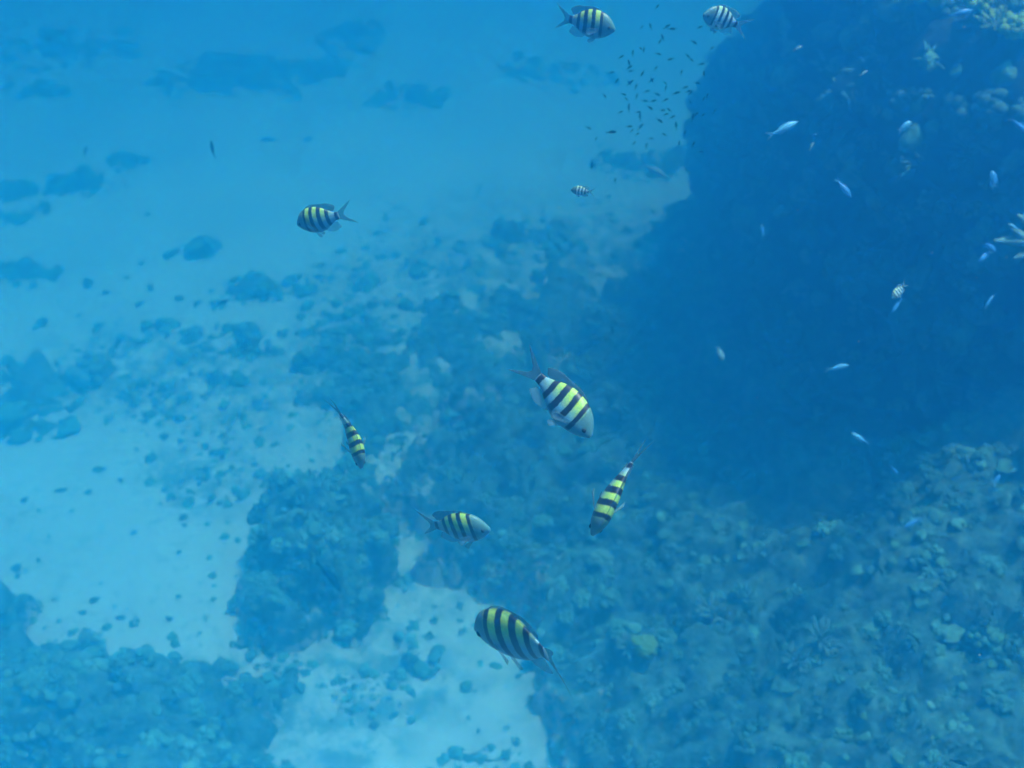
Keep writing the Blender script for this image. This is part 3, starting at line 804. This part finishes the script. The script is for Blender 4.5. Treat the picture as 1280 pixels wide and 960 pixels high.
def make_fish(name, kind, mats, bend, label, cat, group, simple=False, fold=0.0):
    root = link(name, None, label=label, cat=cat, group=group)
    mb, mf, mt = mats
    link('body', body_mesh(kind, mb, bend, *((22, 12) if simple else (44, 24))), root)
    if kind in ('deep', 'round'):
        g = .96 if kind == 'round' else 1.12
        link('tail_fin', fin_mesh('tail_fin', [(.985, .07), (.99, 0), (.985, -.06)],
             [(1.36, .25 - fold), (1.30, .19 - fold), (1.14, .06), (1.11, 0), (1.14, -.06), (1.29, -.19 + fold), (1.35, -.25 + fold)], mt, bend, nu=19), root)
        link('dorsal_fin', fin_mesh('dorsal_fin', [(.22, .19 * g), (.35, .245 * g), (.5, .25 * g), (.65, .215 * g), (.78, .15 * g), (.86, .10 * g)],
             [(.24, .215 * g), (.38, .295 * g), (.52, .305 * g), (.66, .285 * g), (.85, .27 * g), (1.0, .19 * g), (.93, .11 * g)], mt, bend, nu=15), root)
        link('anal_fin', fin_mesh('anal_fin', [(.60, -.19 * g), (.72, -.145 * g), (.85, -.085 * g)],
             [(.66, -.235 * g), (.82, -.26 * g), (.98, -.20 * g), (.91, -.09 * g)], mf, bend, nu=11), root)
        if not simple:
            for s in (1, -1):
                link('pelvic_fin', fin_mesh('pelvic_fin', [(.34, -.195), (.40, -.21)], [(.46, -.33), (.52, -.30), (.50, -.26)], mf, bend, y0=.03 * s, splay=.04 * s), root)
                link('pectoral_fin', fin_mesh('pectoral_fin', [(.30, -.03), (.305, -.085)], [(.47, -.03), (.52, -.10), (.47, -.16)], mf, bend, y0=.105 * s, splay=.10 * s), root)
                link('eye', eye_mesh(.10, .018, .068, .032, bend, s), root)
    else:
        link('tail_fin', fin_mesh('tail_fin', [(.98, .033), (.99, 0), (.98, -.03)],
             [(1.26, .16), (1.20, .11), (1.09, .03), (1.07, 0), (1.09, -.03), (1.20, -.11), (1.25, -.16)], mt, bend, nu=15), root)
        link('dorsal_fin', fin_mesh('dorsal_fin', [(.30, .12), (.5, .128), (.72, .085)], [(.34, .165), (.55, .175), (.80, .12)], mf, bend), root)
        link('anal_fin', fin_mesh('anal_fin', [(.58, -.11), (.75, -.07)], [(.64, -.155), (.84, -.10)], mf, bend), root)
        for s in (1, -1):
            link('eye', eye_mesh(.075, .012, .036, .017, bend, s), root)
    return root

def pose(root, px, py, dist, f2, u2, beta, size, zs=1.0):
    """f2: swim direction in the picture (x right, y up); u2: back direction; beta: how far the back turns to the viewer"""
    f2 = np.array(f2, float); f2 /= np.linalg.norm(f2); u2 = np.array(u2, float); u2 /= np.linalg.norm(u2)
    b = math.radians(beta); al = math.atan2(-math.cos(b) * float(f2 @ u2), math.sin(b)) if abs(beta) > 1 else 0.0
    al = max(-1.2, min(1.2, al))
    Fv = CX * math.cos(al) * f2[0] + CU * math.cos(al) * f2[1] - CF * math.sin(al)
    Uv = CX * math.cos(b) * u2[0] + CU * math.cos(b) * u2[1] - CF * math.sin(b)
    Uv = Uv - Fv * (Uv @ Fv); Uv /= np.linalg.norm(Uv); L = np.cross(Uv, Fv)
    R = np.stack([Fv, L, Uv * zs], 1)
    root.matrix_world = Matrix.Translation(Vector(at(px, py, dist).tolist())) @ Matrix((R * size).tolist()).to_4x4()

SM = (M_STRIPE, M_FINC, M_FIND)
G1 = 'striped fish over the reef'
striped = [  # px, py, dist, f2, u2, beta, size, bend, label
 (643, 796, 1.40, (-1, .0), (-.36, .93), 25, .130, -.35, 'largest striped fish, facing left over the bottom sand tongue'),
 (577, 661, 1.70, (1, .04), (-.30, .95), 30, .101, -.15, 'striped fish facing right above the sand tongue, beside the coral mound'),
 (762, 622, 1.40, (-.42, -.9), (.9, -.42), 87, .110, -.15, 'striped fish seen from above, its head pointing down left'),
 (706, 508, 1.42, (.64, -.77), (.69, .73), 24, .109, .12, 'striped fish diving steeply to the lower right near the middle'),
 (443, 550, 1.70, (.24, -.97), (.95, .2), 68, .094, .30, 'slender looking striped fish diving above the coral mound'),
 (397, 276, 1.95, (-.98, -.12), (-.33, .94), 30, .084, .15, 'striped fish alone on the far left, facing left over hazy sand'),
 (739, 31, 2.0, (.94, -.33), (.12, .99), 30, .093, -.15, 'striped fish at the top edge facing right'),
 (899, 24, 2.2, (-1, .02), (.38, .92), 30, .083, -.2, 'striped fish at the top edge by the wall, facing left'),
 (725, 239, 2.1, (-1, .12), (.1, 1), 30, .036, .1, 'tiny striped fish left of the wall edge under the fish school'),
 (1122, 366, 2.3, (-.66, -.72), (-.7, .7), 20, .037, 0, 'tiny pale striped fish in front of the wall'),
]
ZS = {(643, 796): 1.2, (577, 661): 1.1, (706, 508): .92, (397, 276): 1.12}
for px, py, d, f2, u2, be, sz, bn, lab in striped:
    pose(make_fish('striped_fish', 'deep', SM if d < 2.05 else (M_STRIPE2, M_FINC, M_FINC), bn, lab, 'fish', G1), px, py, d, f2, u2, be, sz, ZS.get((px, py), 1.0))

BM, PB, PF, DK = (M_BLUE, M_BLUE, M_BLUE), (M_PALEB, M_PALEB, M_PALEB), (M_PALEF, M_PALEF, M_PALEF), (M_DARKF, M_DARKF, M_DARKF)
G2 = 'small blue fish along the wall'
blue = [  # px, py, head dx, dy(up), length px, dist, kind, mats, label
 (982, 160, .88, .45, 38, 3.0, 'slim', PB, 'longest pale blue fish, swimming up right across the upper wall'),
 (1133, 157, .75, .6, 17, 3.3, 'round', PB, 'small oval blue fish right of the longest pale blue one'),
 (1056, 237, .62, -.75, 28, 3.2, 'slim', BM, 'blue fish heading down right in the middle of the upper wall'),
 (1203, 16, .95, .22, 28, 3.4, 'slim', BM, 'deep blue fish under the sunlit corals at the top edge'),
 (1276, 159, .75, -.7, 26, 3.2, 'slim', BM, 'blue fish cut by the right edge below the corner corals'),
 (1241, 222, -.2, 1, 18, 3.4, 'round', BM, 'blue fish pointing straight up near the right edge'),
 (1266, 283, -.8, .45, 14, 3.0, 'slim', PB, 'pale blue fish hovering by the coral branches at right edge'),
 (1238, 310, .6, -.6, 17, 3.3, 'round', BM, 'upper one of two blue fish close together near coral branches'),
 (1230, 322, -.6, -.5, 18, 3.3, 'round', BM, 'lower one of two blue fish close together near coral branches'),
 (1120, 383, -.5, -.86, 19, 3.5, 'slim', BM, 'thin blue fish just below the tiny pale striped one'),
 (1237, 376, .6, .8, 18, 3.5, 'slim', BM, 'thin blue fish on the lower wall near the right edge'),
 (1049, 459, .97, .2, 28, 3.6, 'slim', PB, 'pale blue fish facing right at the foot of the wall'),
 (901, 444, .3, -.9, 17, 4.2, 'round', PF, 'pale round fish in the shadow left of the wall foot'),
 (1074, 548, -.82, .55, 27, 3.3, 'slim', PB, 'bright blue fish heading up left where slope meets wall'),
 (1118, 588, .6, -.7, 15, 4.0, 'slim', BM, 'faint small blue fish over the slope below the bright one'),
 (1140, 654, -.85, -.5, 27, 3.8, 'slim', BM, 'blue fish low over the coral slope'),
 (1245, 600, .6, .7, 18, 3.9, 'slim', BM, 'faint blue fish over the slope near the right edge'),
 (998, 60, .9, .4, 12, 3.8, 'slim', PF, 'tiny pale fish high on the wall'),
 (1080, 91, .85, .5, 11, 3.9, 'slim', PF, 'tiny pale fish right of the other tiny one high on wall'),
 (1015, 182, .4, .9, 10, 3.9, 'slim', PF, 'tiny pale fish below the longest pale blue one'),
 (953, 287, -.25, 1, 16, 4.6, 'slim', BM, 'thin dim fish upright in front of the left part of wall'),
 (682, 351, .3, .9, 9, 5.0, 'round', PF, 'tiny pale fish in the wall shadow near the middle'),
 (1019, 168, .8, .3, 8, 4.0, 'slim', BM, 'minute blue fish right beside the tiny pale one'),
]
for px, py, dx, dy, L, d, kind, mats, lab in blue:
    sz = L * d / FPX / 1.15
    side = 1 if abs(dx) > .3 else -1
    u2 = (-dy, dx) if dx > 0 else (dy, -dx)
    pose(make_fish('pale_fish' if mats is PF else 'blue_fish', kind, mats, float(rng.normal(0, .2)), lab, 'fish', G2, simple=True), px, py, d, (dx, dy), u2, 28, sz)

for px, py, dx, dy, L, d, kind, mats, lab in (
 (820, 214, .85, -.5, 34, 6.5, 'slim', PF, 'pale fish at the wall edge beside the hazy coral patch'),
 (265, 185, -.15, 1, 21, 4.5, 'slim', DK, 'slim dark fish upright over the far sand at upper left'),
 (107, 188, .3, .9, 13, 6.0, 'slim', DK, 'faint dark fish over the far sand near the left edge'),
 (414, 722, .55, -.8, 50, 4.6, 'slim', DK, 'slender dark fish lying low over the coral mound'),
 (1200, 953, .9, -.4, 24, 3.6, 'slim', DK, 'dark fish cut by the bottom edge at the right'),
 (286, 849, .95, -.05, 24, 4.4, 'slim', PF, 'pale fish over the coral bed at lower left'),
 (280, 377, .8, .25, 16, 6.0, 'slim', DK, 'small dark fish under the rounded coral patch'),
):
    sz = L * d / FPX / 1.15
    u2 = (-dy, dx) if dx > 0 else (dy, -dx)
    pose(make_fish('pale_fish' if mats is PF else 'dark_fish', kind, mats, .25, lab, 'fish', None, simple=True), px, py, d, (dx, dy), u2, 35, sz)

# the school of tiny dark fish by the wall edge
proto = make_fish('school_fish', 'slim', DK, .2, 'tiny dark fish of the school hovering by the wall edge', 'fish', 'school of tiny dark fish', simple=True)
def copy_tree(o):
    c_ = o.copy(); COL.objects.link(c_)
    for ch in o.children:
        k = ch.copy(); COL.objects.link(k); k.parent = c_; k.matrix_parent_inverse = ch.matrix_parent_inverse.copy()
    return c_
sch = [(765, 165, 9), (771, 101, 6), (788, 103, 7), (795, 108, 6), (786, 134, 8), (800, 145, 8), (817, 126, 6), (813, 135, 6), (798, 140, 5), (809, 114, 6), (801, 158, 8),
       (803, 92, 6), (838, 74, 6), (846, 116, 7), (857, 109, 6), (866, 146, 8), (845, 156, 7), (825, 151, 7), (787, 158, 6), (814, 173, 5), (849, 179, 6), (870, 143, 6),
       (880, 92, 6), (877, 80, 6), (868, 53, 6), (834, 33, 7), (828, 46, 6), (840, 36, 6), (791, 66, 6), (805, 62, 6), (786, 78, 6), (832, 110, 6), (822, 118, 6),
       (860, 70, 5), (890, 60, 5), (852, 90, 5), (796, 120, 6), (776, 140, 5), (740, 206, 8), (736, 160, 6), (756, 120, 5), (884, 120, 6), (841, 146, 6), (836, 137, 5),
       (815, 100, 5), (820, 85, 5), (872, 104, 5), (863, 128, 5), (780, 118, 5), (808, 182, 6), (830, 168, 5), (856, 166, 5)]
sch += [(float(np.clip(rng.normal(828, 38), 745, 893)), float(np.clip(rng.normal(112, 48), 8, 225)), float(rng.uniform(4, 6.5))) for _ in range(34)]
for i, (px, py, L) in enumerate(sch):
    o = proto if i == 0 else copy_tree(proto)
    a = rng.normal(.5, .6) if rng.random() < .7 else rng.uniform(0, 6.28)
    f2 = (math.cos(a), math.sin(a)); u2 = (-f2[1], f2[0]) if f2[0] > 0 else (f2[1], -f2[0])
    d = rng.uniform(2.5, 3.4)
    pose(o, px, py, d, f2, u2, 30, L * 1.5 * d / FPX / 1.15)

# ------------------------------------------------------------------ specks drifting in the water
Vs, Fs, o_ = [], [], 0
v0, f0 = ico(1)
for _ in range(170):
    p = at(rng.uniform(-60, 1340), rng.uniform(-60, 1020), rng.uniform(.9, 4.0))
    Vs.append(v0 * rng.uniform(.0003, .0007) * np.array([1, rng.uniform(.5, 1.4), rng.uniform(.5, 1.2)]) + p); Fs.append(f0 + o_); o_ += len(v0)
link('drifting_particles', mesh('drifting_particles', np.concatenate(Vs), np.concatenate(Fs), M_PALEF), label='pale specks drifting in the blue water', cat='particles', kind='stuff')

# ------------------------------------------------------------------ the sea water
hm = bpy.data.materials.new('sea_water'); hm.use_nodes = True; t = hm.node_tree; t.nodes.clear()
out = t.nodes.new('ShaderNodeOutputMaterial'); pv = t.nodes.new('ShaderNodeVolumePrincipled')
dens = float((SIG_S + SIG_A).max()) * 1.25
cs = SIG_S / dens; ab = (1 - SIG_A / (dens * (1 - cs))) ** 2
pv.inputs['Color'].default_value = (*cs, 1); pv.inputs['Absorption Color'].default_value = (*ab, 1)
pv.inputs['Density'].default_value = dens; pv.inputs['Anisotropy'].default_value = 0.82
t.links.new(pv.outputs[0], out.inputs['Volume'])
hx, hy0, hy1, hz0 = 75.0, -30.0, 115.0, -1.6
Vb = [(x, y, z) for x in (-hx, hx) for y in (hy0, hy1) for z in (hz0, WATER_TOP)]
Fb = [(0, 1, 3, 2), (4, 6, 7, 5), (0, 4, 5, 1), (2, 3, 7, 6), (0, 2, 6, 4), (1, 5, 7, 3)]
link('haze', mesh('haze', Vb, Fb, hm, smooth=False), kind='stuff')
